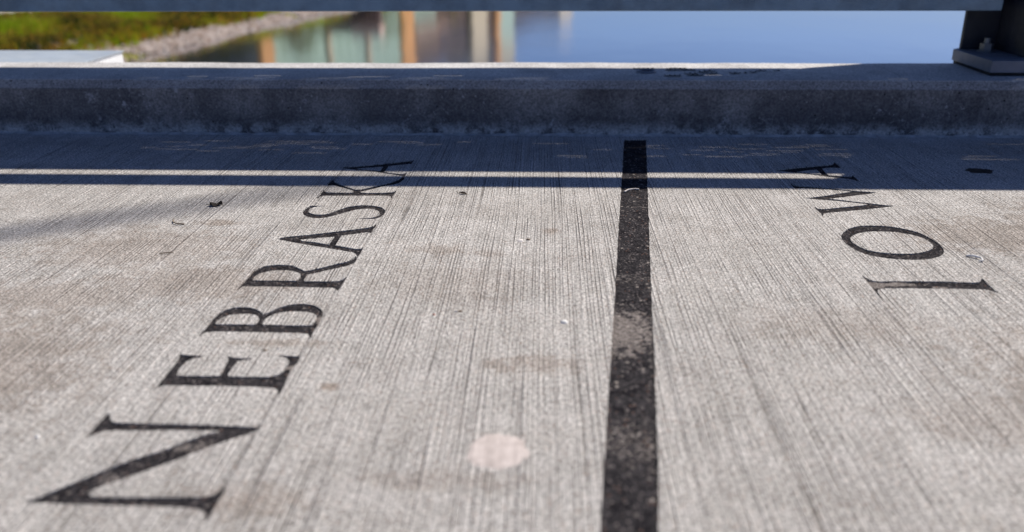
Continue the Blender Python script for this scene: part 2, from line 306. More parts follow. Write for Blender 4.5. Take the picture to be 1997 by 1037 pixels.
# ------------------------------------------------------------------ outlines of the inlaid letters, metres on the deck
OUTLINES = {
 'N': [
  [(-0.5687,0.9798),(-0.5629,0.9655),(-0.5556,0.9581),(-0.5294,0.9559),(-0.4641,0.9549),(-0.3989,0.9529),(-0.3595,0.9500),(-0.3657,0.9393),(-0.3832,0.9254),(-0.4120,0.9010),(-0.4455,0.8696),(-0.4783,0.8423),(-0.4994,0.8247),(-0.5147,0.8102),(-0.5086,0.8023),(-0.4880,0.8007),(-0.4461,0.8020),(-0.4043,0.8032),(-0.3716,0.8065),(-0.3657,0.8136),(-0.3591,0.8319),(-0.3588,0.8266),(-0.3597,0.7967),(-0.3606,0.7611),(-0.3629,0.7600),(-0.3648,0.7725),(-0.3720,0.7809),(-0.3970,0.7850),(-0.4391,0.7859),(-0.4811,0.7863),(-0.5236,0.7872),(-0.5724,0.7891),(-0.5771,0.7900),(-0.5648,0.7983),(-0.5470,0.8185),(-0.5279,0.8383),(-0.4980,0.8693),(-0.4637,0.8954),(-0.4356,0.9224),(-0.4105,0.9403),(-0.4584,0.9403),(-0.5215,0.9384),(-0.5540,0.9360),(-0.5648,0.9285),(-0.5721,0.9178),(-0.5727,0.9268),(-0.5732,0.9591),(-0.5722,0.9775)],
 ],
 'E': [
  [(-0.5389,1.0317),(-0.5378,1.0454),(-0.5380,1.0652),(-0.5380,1.0881),(-0.5384,1.1067),(-0.5387,1.1258),(-0.5414,1.1481),(-0.5391,1.1487),(-0.5268,1.1459),(-0.5050,1.1425),(-0.5071,1.1398),(-0.5179,1.1356),(-0.5227,1.1289),(-0.5248,1.1185),(-0.5249,1.1033),(-0.5237,1.0897),(-0.5207,1.0837),(-0.4979,1.0831),(-0.4602,1.0842),(-0.4593,1.0867),(-0.4611,1.1039),(-0.4637,1.1254),(-0.4644,1.1345),(-0.4688,1.1435),(-0.4605,1.1411),(-0.4449,1.1389),(-0.4300,1.1386),(-0.4304,1.1359),(-0.4405,1.1330),(-0.4476,1.1284),(-0.4486,1.1169),(-0.4496,1.1017),(-0.4485,1.0882),(-0.4461,1.0829),(-0.4265,1.0828),(-0.4028,1.0827),(-0.3866,1.0839),(-0.3786,1.0890),(-0.3727,1.1014),(-0.3713,1.1178),(-0.3730,1.1306),(-0.3789,1.1408),(-0.3929,1.1465),(-0.3935,1.1488),(-0.3799,1.1487),(-0.3601,1.1466),(-0.3588,1.1348),(-0.3608,1.1018),(-0.3599,1.0727),(-0.3585,1.0472),(-0.3600,1.0325),(-0.3620,1.0335),(-0.3635,1.0447),(-0.3686,1.0503),(-0.3770,1.0517),(-0.4054,1.0538),(-0.4404,1.0545),(-0.4869,1.0545),(-0.5274,1.0538),(-0.5329,1.0502),(-0.5354,1.0398),(-0.5372,1.0318)],
 ],
 'B': [
  [(-0.5388,1.2055),(-0.5388,1.2222),(-0.5373,1.2433),(-0.5380,1.2676),(-0.5364,1.2900),(-0.5305,1.3074),(-0.5195,1.3179),(-0.5062,1.3221),(-0.4897,1.3202),(-0.4744,1.3104),(-0.4612,1.2949),(-0.4530,1.3037),(-0.4440,1.3185),(-0.4317,1.3312),(-0.4151,1.3376),(-0.4004,1.3380),(-0.3853,1.3319),(-0.3728,1.3204),(-0.3663,1.3089),(-0.3617,1.2920),(-0.3599,1.2725),(-0.3600,1.2535),(-0.3605,1.2323),(-0.3605,1.2143),(-0.3611,1.2054),(-0.3629,1.2079),(-0.3640,1.2168),(-0.3684,1.2230),(-0.3780,1.2246),(-0.4080,1.2258),(-0.4427,1.2269),(-0.4772,1.2270),(-0.5118,1.2271),(-0.5272,1.2251),(-0.5326,1.2211),(-0.5354,1.2133),(-0.5377,1.2056)],
  [(-0.5271,1.2570),(-0.5267,1.2693),(-0.5228,1.2819),(-0.5136,1.2901),(-0.4993,1.2939),(-0.4852,1.2948),(-0.4746,1.2917),(-0.4665,1.2849),(-0.4617,1.2752),(-0.4608,1.2629),(-0.4618,1.2547),(-0.4864,1.2549),(-0.5098,1.2548),(-0.5249,1.2543)],
  [(-0.4510,1.2577),(-0.4521,1.2727),(-0.4480,1.2868),(-0.4402,1.2969),(-0.4267,1.3044),(-0.4093,1.3069),(-0.3945,1.3059),(-0.3813,1.3014),(-0.3721,1.2931),(-0.3690,1.2806),(-0.3691,1.2668),(-0.3707,1.2545),(-0.4042,1.2536),(-0.4278,1.2543),(-0.4488,1.2543)],
 ],
 'A1': [
  [(-0.5432,1.6605),(-0.5312,1.6716),(-0.4872,1.6870),(-0.4431,1.7049),(-0.3983,1.7232),(-0.3714,1.7363),(-0.3630,1.7441),(-0.3584,1.7595),(-0.3563,1.7529),(-0.3576,1.7242),(-0.3584,1.7021),(-0.3657,1.7068),(-0.3923,1.6941),(-0.4158,1.6839),(-0.4164,1.6651),(-0.4156,1.6262),(-0.3915,1.6157),(-0.3680,1.6061),(-0.3613,1.6076),(-0.3581,1.6187),(-0.3568,1.6077),(-0.3565,1.5796),(-0.3577,1.5594),(-0.3623,1.5710),(-0.3695,1.5836),(-0.3799,1.5897),(-0.4202,1.6061),(-0.4718,1.6270),(-0.5071,1.6420),(-0.5364,1.6560)],
  [(-0.4955,1.6575),(-0.4586,1.6687),(-0.4293,1.6765),(-0.4306,1.6508),(-0.4305,1.6303),(-0.4602,1.6432),(-0.4890,1.6507)],
 ],
 'R': [
  [(-0.5391,1.3911),(-0.5387,1.4085),(-0.5374,1.4299),(-0.5367,1.4631),(-0.5337,1.4899),(-0.5246,1.5077),(-0.5080,1.5161),(-0.4908,1.5177),(-0.4737,1.5142),(-0.4571,1.5016),(-0.4415,1.4865),(-0.4301,1.4926),(-0.4118,1.5067),(-0.3872,1.5272),(-0.3708,1.5397),(-0.3649,1.5542),(-0.3622,1.5668),(-0.3578,1.5544),(-0.3569,1.5442),(-0.3584,1.5299),(-0.3696,1.5137),(-0.3946,1.4954),(-0.4191,1.4775),(-0.4315,1.4696),(-0.4317,1.4621),(-0.4318,1.4436),(-0.4296,1.4378),(-0.3954,1.4384),(-0.3680,1.4409),(-0.3624,1.4473),(-0.3592,1.4584),(-0.3570,1.4548),(-0.3581,1.4275),(-0.3586,1.3959),(-0.3596,1.3941),(-0.3629,1.4027),(-0.3702,1.4077),(-0.4022,1.4093),(-0.4577,1.4107),(-0.5131,1.4110),(-0.5338,1.4104),(-0.5356,1.4033),(-0.5368,1.3905)],
  [(-0.5249,1.4394),(-0.5259,1.4559),(-0.5220,1.4710),(-0.5112,1.4827),(-0.4943,1.4890),(-0.4756,1.4894),(-0.4597,1.4841),(-0.4466,1.4730),(-0.4420,1.4581),(-0.4435,1.4451),(-0.4450,1.4404),(-0.4799,1.4394),(-0.5219,1.4387)],
 ],
 'S': [
  [(-0.4993,1.8865),(-0.5132,1.8857),(-0.5310,1.8858),(-0.5367,1.8736),(-0.5386,1.8498),(-0.5365,1.8335),(-0.5281,1.8176),(-0.5144,1.8034),(-0.4985,1.7967),(-0.4833,1.7984),(-0.4698,1.8076),(-0.4558,1.8216),(-0.4398,1.8404),(-0.4230,1.8572),(-0.4057,1.8656),(-0.3912,1.8660),(-0.3766,1.8582),(-0.3657,1.8421),(-0.3632,1.8238),(-0.3678,1.8101),(-0.3789,1.8008),(-0.4024,1.7980),(-0.4017,1.7945),(-0.3817,1.7932),(-0.3678,1.7944),(-0.3585,1.8058),(-0.3536,1.8263),(-0.3540,1.8494),(-0.3609,1.8681),(-0.3736,1.8822),(-0.3913,1.8900),(-0.4109,1.8920),(-0.4320,1.8866),(-0.4474,1.8757),(-0.4607,1.8563),(-0.4733,1.8350),(-0.4849,1.8232),(-0.4990,1.8219),(-0.5132,1.8271),(-0.5240,1.8384),(-0.5275,1.8547),(-0.5244,1.8715),(-0.5147,1.8799),(-0.4985,1.8832)],
 ],
 'K': [
  [(-0.5333,1.9432),(-0.5320,1.9691),(-0.5324,2.0092),(-0.5297,2.0109),(-0.5260,1.9985),(-0.5193,1.9933),(-0.4970,1.9911),(-0.4553,1.9921),(-0.4600,2.0070),(-0.4755,2.0214),(-0.5002,2.0402),(-0.5176,2.0539),(-0.5312,2.0508),(-0.5335,2.0536),(-0.5328,2.0851),(-0.5312,2.1027),(-0.5258,2.0969),(-0.5223,2.0853),(-0.5080,2.0683),(-0.4828,2.0406),(-0.4556,2.0164),(-0.4403,2.0183),(-0.4207,2.0392),(-0.3871,2.0738),(-0.3666,2.1062),(-0.3584,2.1375),(-0.3549,2.1303),(-0.3514,2.1214),(-0.3528,2.1007),(-0.3638,2.0686),(-0.3907,2.0482),(-0.4171,2.0200),(-0.4409,1.9977),(-0.4350,1.9914),(-0.4039,1.9905),(-0.3735,1.9939),(-0.3632,1.9968),(-0.3553,2.0104),(-0.3548,2.0023),(-0.3553,1.9679),(-0.3550,1.9472),(-0.3577,1.9497),(-0.3594,1.9600),(-0.3658,1.9666),(-0.3997,1.9679),(-0.4453,1.9659),(-0.4911,1.9648),(-0.5214,1.9631),(-0.5274,1.9562),(-0.5303,1.9432)],
 ],
 'A2': [
  [(-0.5389,2.2182),(-0.5160,2.2272),(-0.4679,2.2446),(-0.4198,2.2656),(-0.3796,2.2868),(-0.3619,2.2974),(-0.3537,2.3079),(-0.3528,2.3010),(-0.3543,2.2569),(-0.3600,2.2601),(-0.3826,2.2497),(-0.4121,2.2359),(-0.4120,2.2099),(-0.4133,2.1781),(-0.3950,2.1692),(-0.3686,2.1604),(-0.3591,2.1637),(-0.3541,2.1744),(-0.3528,2.1546),(-0.3533,2.1255),(-0.3587,2.1393),(-0.3660,2.1440),(-0.3929,2.1568),(-0.4205,2.1717),(-0.4568,2.1867),(-0.4930,2.1986),(-0.5302,2.2139)],
  [(-0.4902,2.2102),(-0.4550,2.2219),(-0.4257,2.2303),(-0.4261,2.2032),(-0.4253,2.1892),(-0.4502,2.1963),(-0.4826,2.2059)],
 ],
 'A3': [
  [(0.5967,2.2122),(0.6395,2.2328),(0.6971,2.2540),(0.7244,2.2647),(0.7510,2.2721),(0.7692,2.2862),(0.7763,2.3037),(0.7795,2.2968),(0.7776,2.2456),(0.7731,2.2422),(0.7499,2.2451),(0.7265,2.2359),(0.7235,2.2083),(0.7227,2.1713),(0.7473,2.1643),(0.7672,2.1585),(0.7774,2.1618),(0.7813,2.1713),(0.7829,2.1557),(0.7814,2.1161),(0.7778,2.1148),(0.7699,2.1309),(0.7563,2.1397),(0.7193,2.1543),(0.6909,2.1712),(0.6609,2.1845),(0.6308,2.1986)],
  [(0.6499,2.2003),(0.6869,2.2173),(0.7077,2.2243),(0.7078,2.1951),(0.7064,2.1785),(0.6860,2.1838),(0.6669,2.1942)],
 ],
 'W': [
  [(0.6041,2.0885),(0.6074,2.0915),(0.6116,2.0799),(0.6190,2.0713),(0.6449,2.0661),(0.6890,2.0528),(0.7317,2.0368),(0.7749,2.0250),(0.7904,2.0198),(0.7693,2.0084),(0.7337,1.9946),(0.6981,1.9799),(0.6633,1.9664),(0.6774,1.9625),(0.7040,1.9501),(0.7440,1.9341),(0.7700,1.9225),(0.7942,1.9150),(0.7711,1.9046),(0.7292,1.8903),(0.6799,1.8746),(0.6478,1.8657),(0.6188,1.8564),(0.6146,1.8445),(0.6106,1.8383),(0.6114,1.8610),(0.6092,1.8998),(0.6125,1.9009),(0.6153,1.8901),(0.6231,1.8864),(0.6574,1.8970),(0.6904,1.9077),(0.7234,1.9174),(0.7371,1.9268),(0.7144,1.9354),(0.6875,1.9461),(0.6598,1.9548),(0.6381,1.9590),(0.6095,1.9715),(0.6280,1.9772),(0.6541,1.9874),(0.6905,2.0055),(0.7179,2.0182),(0.7344,2.0257),(0.7149,2.0337),(0.6858,2.0420),(0.6405,2.0500),(0.6141,2.0528),(0.6077,2.0436),(0.6064,2.0538)],
 ],
 'O': [
  [(0.6084,1.7029),(0.6228,1.7308),(0.6439,1.7568),(0.6692,1.7718),(0.6982,1.7754),(0.7299,1.7704),(0.7543,1.7566),(0.7751,1.7345),(0.7862,1.6992),(0.7888,1.6623),(0.7858,1.6342),(0.7783,1.6142),(0.7652,1.5969),(0.7440,1.5820),(0.7175,1.5742),(0.6923,1.5736),(0.6640,1.5785),(0.6391,1.5889),(0.6201,1.6078),(0.6092,1.6374),(0.6050,1.6682)],
  [(0.6225,1.6871),(0.6313,1.7062),(0.6494,1.7231),(0.6733,1.7348),(0.6997,1.7371),(0.7311,1.7334),(0.7558,1.7174),(0.7693,1.7014),(0.7751,1.6803),(0.7754,1.6594),(0.7670,1.6388),(0.7505,1.6234),(0.7290,1.6120),(0.7047,1.6065),(0.6797,1.6078),(0.6562,1.6136),(0.6390,1.6231),(0.6266,1.6429),(0.6210,1.6686)],
 ],
 'I': [
  [(0.5797,1.4889),(0.5826,1.4856),(0.5871,1.4709),(0.6001,1.4628),(0.6069,1.4643),(0.6516,1.4663),(0.7141,1.4658),(0.7596,1.4629),(0.7779,1.4654),(0.7868,1.4782),(0.7910,1.4804),(0.7888,1.4453),(0.7880,1.4097),(0.7849,1.4174),(0.7754,1.4297),(0.7460,1.4321),(0.7004,1.4329),(0.6543,1.4329),(0.6015,1.4315),(0.5864,1.4259),(0.5822,1.4159),(0.5793,1.3926),(0.5780,1.3718),(0.5765,1.3718),(0.5782,1.4178),(0.5792,1.4520)],
 ],
 'stripe': [
  [(0.3022,2.5536),(0.2693,2.2182),(0.2383,1.9072),(0.2119,1.6361),(0.1915,1.4259),(0.1788,1.2968),(0.1694,1.1864),(0.1599,1.0908),(0.1492,0.9817),(0.1402,0.8892),(0.1254,0.7604),(0.0630,0.7585),(0.0722,0.8560),(0.0821,0.9552),(0.0985,1.1194),(0.1097,1.2378),(0.1216,1.3571),(0.1404,1.5497),(0.1570,1.7278),(0.1785,1.9452),(0.1999,2.1670),(0.2370,2.5524)],
 ],
}

# ------------------------------------------------------------------ geometry helpers
def tag(o, label=None, cat=None, group=None, kind=None):
    if label: o['label'] = label
    if cat: o['category'] = cat
    if group: o['group'] = group
    if kind: o['kind'] = kind
    return o
def link(name, me, mat, parent=None):
    o = bpy.data.objects.new(name, me); C.objects.link(o)
    if mat is not None:
        for mm in (mat if isinstance(mat, (list, tuple)) else [mat]): me.materials.append(mm)
    if parent is not None: o.parent = parent
    return o
def empty(name, loc=(0, 0, 0)):
    o = bpy.data.objects.new(name, None); C.objects.link(o); o.location = loc; o.empty_display_size = 0.1
    return o
def pyd(name, vs, fs, mat, parent=None, smooth=False):
    me = bpy.data.meshes.new(name); me.from_pydata(vs, [], fs); me.update()
    if smooth: me.polygons.foreach_set('use_smooth', [True] * len(me.polygons))
    return link(name, me, mat, parent)
def bm_obj(name, bm, mat, parent=None, smooth=False):
    me = bpy.data.meshes.new(name); bm.normal_update(); bm.to_mesh(me); bm.free()
    if smooth: me.polygons.foreach_set('use_smooth', [True] * len(me.polygons))
    return link(name, me, mat, parent)
def add_box(bm, x0, x1, y0, y1, z0, z1, bev=0.0, seg=2):
    r = bmesh.ops.create_cube(bm, size=1.0)
    for v in r['verts']:
        v.co = Vector(((x0 + x1) / 2 + v.co.x * (x1 - x0), (y0 + y1) / 2 + v.co.y * (y1 - y0), (z0 + z1) / 2 + v.co.z * (z1 - z0)))
    if bev:
        es = list({e for v in r['verts'] for e in v.link_edges})
        bmesh.ops.bevel(bm, geom=es, offset=bev, segments=seg, profile=0.6, affect='EDGES')
def box(name, x0, x1, y0, y1, z0, z1, mat, parent=None, bev=0.0, seg=2):
    bm = bmesh.new(); add_box(bm, x0, x1, y0, y1, z0, z1, bev, seg)
    return bm_obj(name, bm, mat, parent)
def tube(name, p0, p1, r, mat, parent=None, n=24, r2=None):
    p0, p1 = Vector(p0), Vector(p1); d = (p1 - p0).normalized()
    a = d.orthogonal().normalized(); b = d.cross(a); r2 = r if r2 is None else r2
    vs = [p0 + (a * math.cos(t) + b * math.sin(t)) * r for t in [2 * math.pi * i / n for i in range(n)]]
    vs += [p1 + (a * math.cos(t) + b * math.sin(t)) * r2 for t in [2 * math.pi * i / n for i in range(n)]]
    fs = [(i, (i + 1) % n, n + (i + 1) % n, n + i) for i in range(n)] + [tuple(range(n))[::-1], tuple(range(n, 2 * n))]
    return pyd(name, vs, fs, mat, parent)
def prism(name, poly, z0, z1, mat, parent=None, bev=0.0):
    bm = bmesh.new()
    f = bm.faces.new([bm.verts.new((x, y, z0)) for x, y in poly])
    e = bmesh.ops.extrude_face_region(bm, geom=[f])
    for v in e['geom']:
        if isinstance(v, bmesh.types.BMVert): v.co.z = z1
    bmesh.ops.recalc_face_normals(bm, faces=bm.faces)
    if bev: bmesh.ops.bevel(bm, geom=list(bm.edges), offset=bev, segments=2, profile=0.6, affect='EDGES')
    return bm_obj(name, bm, mat, parent)

def smooth_loop(pts, rough=0.0):
    # Catmull-Rom through the gentle bends, sharp at the serifs; a touch of chipped edge
    n = len(pts); P = [Vector(p) for p in pts]; out = []
    def corner(i):
        a = P[i] - P[i - 1]; b = P[(i + 1) % n] - P[i]
        return a.length < 1e-6 or b.length < 1e-6 or a.angle(b) > math.radians(48)
    cs = [corner(i) for i in range(n)]
    for i in range(n):
        p1, p2 = P[i], P[(i + 1) % n]
        t1 = (p2 - p1) if cs[i] else (p2 - P[i - 1]) * 0.5
        t2 = (p2 - p1) if cs[(i + 1) % n] else (P[(i + 2) % n] - p1) * 0.5
        ch = (p2 - p1).length; t1 = t1.normalized() * ch; t2 = t2.normalized() * ch
        k = max(1, min(8, int(ch / 0.006)))
        for j in range(k):
            s = j / k
            out.append(p1 * (2*s**3 - 3*s**2 + 1) + t1 * (s**3 - 2*s**2 + s) + p2 * (-2*s**3 + 3*s**2) + t2 * (s**3 - s**2))
    if rough:
        out = [p + Vector((mnoise.noise((p.x * 190, p.y * 190, 1)), mnoise.noise((p.x * 190, p.y * 190, 9)))) * rough for p in out]
    return out

def fill_curve(name, loops, z0, z1, mat, parent=None):
    cu = bpy.data.curves.new(name, 'CURVE'); cu.dimensions = '2D'; cu.fill_mode = 'BOTH'
    cu.extrude = (z1 - z0) / 2
    for lp in loops:
        sp = cu.splines.new('POLY'); sp.points.add(len(lp) - 1); sp.use_cyclic_u = True
        for q, p in zip(sp.points, lp): q.co = (p[0], p[1], 0, 1)
    tmp = bpy.data.objects.new('tmp', cu); C.objects.link(tmp)
    bpy.context.view_layer.update()
    me = bpy.data.meshes.new_from_object(tmp.evaluated_get(bpy.context.evaluated_depsgraph_get()))
    bpy.data.objects.remove(tmp); bpy.data.curves.remove(cu)
    me.materials.clear()
    for v in me.vertices: v.co.z += (z0 + z1) / 2
    me.name = name
    return link(name, me, mat, parent)

# ------------------------------------------------------------------ bridge deck with the recesses cut for the inlays
LOOPS = {k: [smooth_loop(l, 0.0011) for l in v] for k, v in OUTLINES.items() if k != 'stripe'}
sp = [Vector(p) for p in OUTLINES['stripe'][0]]
# carry the stripe on past the camera in its own direction
k = next(i for i, p in enumerate(sp) if p.y < 0.78)
dirL = (sp[k + 1] - sp[-1]).normalized(); dirR = (sp[k] - sp[0]).normalized()
sp = sp[:k + 1] + [sp[k] + dirR * 2.0, sp[k + 1] + dirL * 2.0] + sp[k + 1:]
dense = []
for i in range(len(sp)):
    a, b = sp[i], sp[(i + 1) % len(sp)]; m_ = max(1, int((b - a).length / 0.01))
    dense += [a.lerp(b, j / m_) for j in range(m_)]
STRIPE = [p + Vector((mnoise.noise((p.x * 60, p.y * 60, 4)) * 0.0012, 0)) for p in dense]

outer = [(-7, -2.2), (7, -2.2), (7, 2.61), (-7, 2.61)]
holes = []
for kk, v in LOOPS.items(): holes += v
holes.append(STRIPE)
deck = fill_curve('bridge_deck', [outer] + holes, -0.008, 0.0, MT['deck'])
tag(deck, kind='structure')
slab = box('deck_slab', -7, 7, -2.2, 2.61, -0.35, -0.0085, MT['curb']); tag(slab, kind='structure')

# inlaid letters and line
def word(label, keys, center):
    root = empty('inlaid_word', center)
    tag(root, label, 'lettering')
    for kk in keys:
        o = fill_curve('letter', LOOPS[kk], -0.0075, -0.0019, MT['letters'])
        o.parent = root; o.location = -Vector(center)
    return root
word('large black serif word NEBRASKA set into the concrete, left of the dark stripe', ['N', 'E', 'B', 'R', 'A1', 'S', 'K', 'A2'], (-0.44, 1.5, 0.0))
word('short black serif word IOWA set into the concrete, right of the dark stripe', ['I', 'O', 'W', 'A3'], (0.68, 1.8, 0.0))
st = fill_curve('inlaid_stripe', [STRIPE], -0.0078, -0.0022, MT['stripe'])
tag(st, 'worn black aggregate stripe running across the deck to the curb', 'stripe')

# ------------------------------------------------------------------ curb
prof = [(2.602, -0.5), (2.602, 0.139), (2.604, 0.141), (2.6215, 0.1625), (2.624, 0.164), (2.945, 0.1655), (2.952, 0.161), (2.954, -0.5)]
vs, fs = [], []
NX = 280
for i in range(NX + 1):
    x = -7 + 14 * i / NX
    for j, (y, z) in enumerate(prof):
        w = 0.0016 * mnoise.noise((x * 3, j * 7.3, 0)) + 0.0008 * mnoise.noise((x * 17, j * 3.1, 5))
        vs.append((x, y + (w if j in (1, 2, 3, 4, 5, 6) else 0), z + (w if j in (1, 2, 3, 4, 5, 6) else 0)))
m_ = len(prof)
for i in range(NX):
    for j in range(m_ - 1):
        a = i * m_ + j; fs.append((a, a + m_, a + m_ + 1, a + 1))
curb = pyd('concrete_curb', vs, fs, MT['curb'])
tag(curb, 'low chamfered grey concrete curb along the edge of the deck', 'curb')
# mortar squeezed out along the joint at its foot
vs, fs = [], []
for i in range(NX * 2 + 1):
    x = -3.5 + 7 * i / (NX * 2)
    w = 0.010 + 0.010 * mnoise.noise((x * 6, 0, 3)) + 0.006 * mnoise.noise((x * 30, 0, 1))
    h = 0.006 + 0.005 * mnoise.noise((x * 8, 2, 3)) + 0.004 * mnoise.noise((x * 41, 2, 1))
    w = max(w, 0.002); h = max(h, 0.001)
    vs += [(x, 2.601 - w, 0.0004), (x, 2.601 - w * 0.45, h * 0.5), (x, 2.6035, h)]
for i in range(NX * 2):
    for j in (0, 1): a = i * 3 + j; fs.append((a, a + 3, a + 4, a + 1))
pyd('mortar_fillet', vs, fs, mat_rough('pale_mortar', (0.30, 0.29, 0.28), (0.55, 0.54, 0.53), 25, 0.002), curb)

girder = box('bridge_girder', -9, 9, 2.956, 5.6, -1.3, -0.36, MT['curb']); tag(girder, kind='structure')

# ------------------------------------------------------------------ railing
rail = empty('railing', (0, 2.9, 0.164))
tag(rail, 'blue grey metal railing standing on the curb, in shade', 'railing')
def rp(o, parent=rail):
    o.parent = parent; o.location = -Vector(parent.matrix_world.translation) if parent is not rail else -Vector((0, 2.9, 0.164)); return o
POSTX = 1.470
for (x0, x1) in ((-7.0, POSTX - 4.2 - 0.058), (POSTX - 4.2 + 0.058, POSTX - 0.058), (POSTX + 0.058, 7.0)):
    rp(box('bottom_rail', x0, x1, 2.850, 2.948, 0.3395, 0.390, MT['rail'], None, 0.006, 3))
    rp(box('upper_rail', x0, x1, 2.850, 2.948, 1.018, 1.097, MT['rail'], None, 0.006, 3))
    # unseen infill sheet; its invented slots are placed to drop light flecks in the shade
    vs, fs = [], []
    def sheet(xa, xb, za, zb):
        b = len(vs)
        vs.extend([(xa, 2.8995, za), (xb, 2.8995, za), (xb, 2.8995, zb), (xa, 2.8995, zb), (xa, 2.9005, za), (xb, 2.9005, za), (xb, 2.9005, zb), (xa, 2.9005, zb)])
        fs.extend([(b, b + 1, b + 2, b + 3), (b + 5, b + 4, b + 7, b + 6), (b, b + 4, b + 5, b + 1), (b + 3, b + 2, b + 6, b + 7), (b, b + 3, b + 7, b + 4), (b + 1, b + 5, b + 6, b + 2)])
    z = 0.388; row = 0
    while z < 1.0:
        zn = min(z + 0.026, 1.02); sheet(x0, x1, z, zn)
        if zn >= 1.0: break
        zs = zn + (0.0052 if zn < 0.55 else 0.0028 + 0.0012 * max(0.0, mnoise.noise((zn * 40, x0, 3.3)))); x = x0 + (row % 2) * 0.047; xa = x0
        while x < x1 - 0.1:
            g = mnoise.noise((x * 1.3, zn * 6.0, 2.0)) + 0.55 * mnoise.noise((x * 9.1, zn * 31, 5))
            if g > 0.14:
                w = 0.030 + 0.22 * min(1, max(0, g - 0.1)) + 0.03 * random.random()
                sheet(xa, x + 0.03, zn, zs); xa = x + 0.03 + w
            x += 0.0955 + (0.0955 if zn < 0.55 else 0.0) + (0.09 * random.random() + w if g > 0.14 else 0.03 * random.random())
        sheet(xa, x1, zn, zs)
        z = zs; row += 1
    rp(pyd('unseen_infill_panel', vs, fs, MT['unseen_infill']))
rp(box('added_shade_plate', POSTX - 0.14, 7.0, 2.842, 2.8485, 1.020, 1.165, MT['rail']))  # unseen plate added to block the sunlit gap line near the post
rp(tube('handrail', (-7, 2.80, 1.16), (7, 2.80, 1.16), 0.042, MT['rail'], None, 32))
for px in (POSTX, POSTX - 4.2):
    post = rp(box('post', px - 0.115, px + 0.115, 2.955, 2.971, 0.2105, 1.10, MT['post'], None, 0.003))
    def sub(o): o.parent = post; return o
    sub(box('web', px - 0.008, px + 0.008, 2.755, 2.9548, 0.2108, 1.085, MT['post'], None, 0.0015))
    cx, cl = 0.135, 0.030
    poly = [(px - cx, 2.695), (px + cx, 2.695), (px + cx, 2.975 - 0.012), (px + cx - cl, 2.990), (px - cx + cl, 2.990), (px - cx, 2.975 - 0.012)]
    sub(prism('base_plate', poly, 0.1745, 0.2100, MT['plate'], None, 0.002))
    poly2 = [(px + (x - px) * 0.965, 2.84 + (y - 2.84) * 0.965) for x, y in poly]
    sub(prism('shadow_gap_layer', poly2, 0.1635, 0.1744, MT['matte'], None))  # black layer in place of the shadowed gap under the plate
    for (nx, ny) in ((-0.058, 2.905), (0.058, 2.905), (-0.085, 2.73), (0.085, 2.73)):
        if ny < 2.8 and px == POSTX and nx < 0: continue
        sub(tube('washer', (px + nx, ny, 0.2102), (px + nx, ny, 0.2140), 0.027, MT['steel'], None, 24))
        nb = sub(tube('nut', (px + nx, ny, 0.2142), (px + nx, ny, 0.2350), 0.0205, MT['steel'], None, 6))
        sub(tube('bolt', (px + nx, ny, 0.2352), (px + nx, ny, 0.2520), 0.0115, MT['steel'], None, 18, 0.0105))
    gv = [(px - 0.56, 2.9512, 0.346), (px + 0.11, 2.9512, 0.346), (px, 3.30, 0.60), (px - 0.56, 2.9512, 0.354), (px + 0.11, 2.9512, 0.354), (px, 3.30, 0.608)]
    sub(pyd('added_shade_gusset', gv, [(2, 1, 0), (3, 4, 5), (0, 1, 4, 3), (1, 2, 5, 4), (2, 0, 3, 5)], MT['post']))  # hidden plate added so its shadow tapers the sunlit strip on the curb
    rp(box('bracket', px - 0.007, px + 0.007, 2.785, 2.965, 1.086, 1.122, MT['plate']))

# ------------------------------------------------------------------ white box beyond the curb, and an added mast for the diagonal shadow
wb_ = empty('steel_box', (-3.0, 3.4, -0.36))
tag(wb_, 'white steel box with a pale metal lid just beyond the curb', 'box')
o = box('body', -4.6, -1.800, 3.05, 3.728, -0.36, 0.0955, MT['white'], None, 0.003); o.parent = wb_; o.location = (3.0, -3.4, 0.36)
o = box('lid', -4.62, -1.794, 3.03, 3.735, 0.0957, 0.0995, MT['lid'], None, 0.0012); o.parent = wb_; o.location = (3.0, -3.4, 0.36)

# leaning mast added out of the picture, shaped to cast the soft diagonal shadow
G1, G2 = Vector((-0.533, 2.050, 0)), Vector((-1.135, 1.670, 0))
base_ = G1 + (G2 - G1) * 8.0
tip_ = G1 + (G2 - G1) * -0.4 + SUN * 15.8
mast = empty('added_shadow_mast', base_)
tag(mast, 'slender grey leaning mast added out of the picture to cast the soft diagonal shadow', 'mast')
o = tube('added_mast_pole', base_, tip_, 0.085, MT['steel'], None, 20, 0.024); o.parent = mast; o.location = -base_
o = tube('added_mast_collar', base_, base_ + Vector((0, 0, 0.06)), 0.19, MT['plate'], None, 24, 0.17); o.parent = mast; o.location = -base_

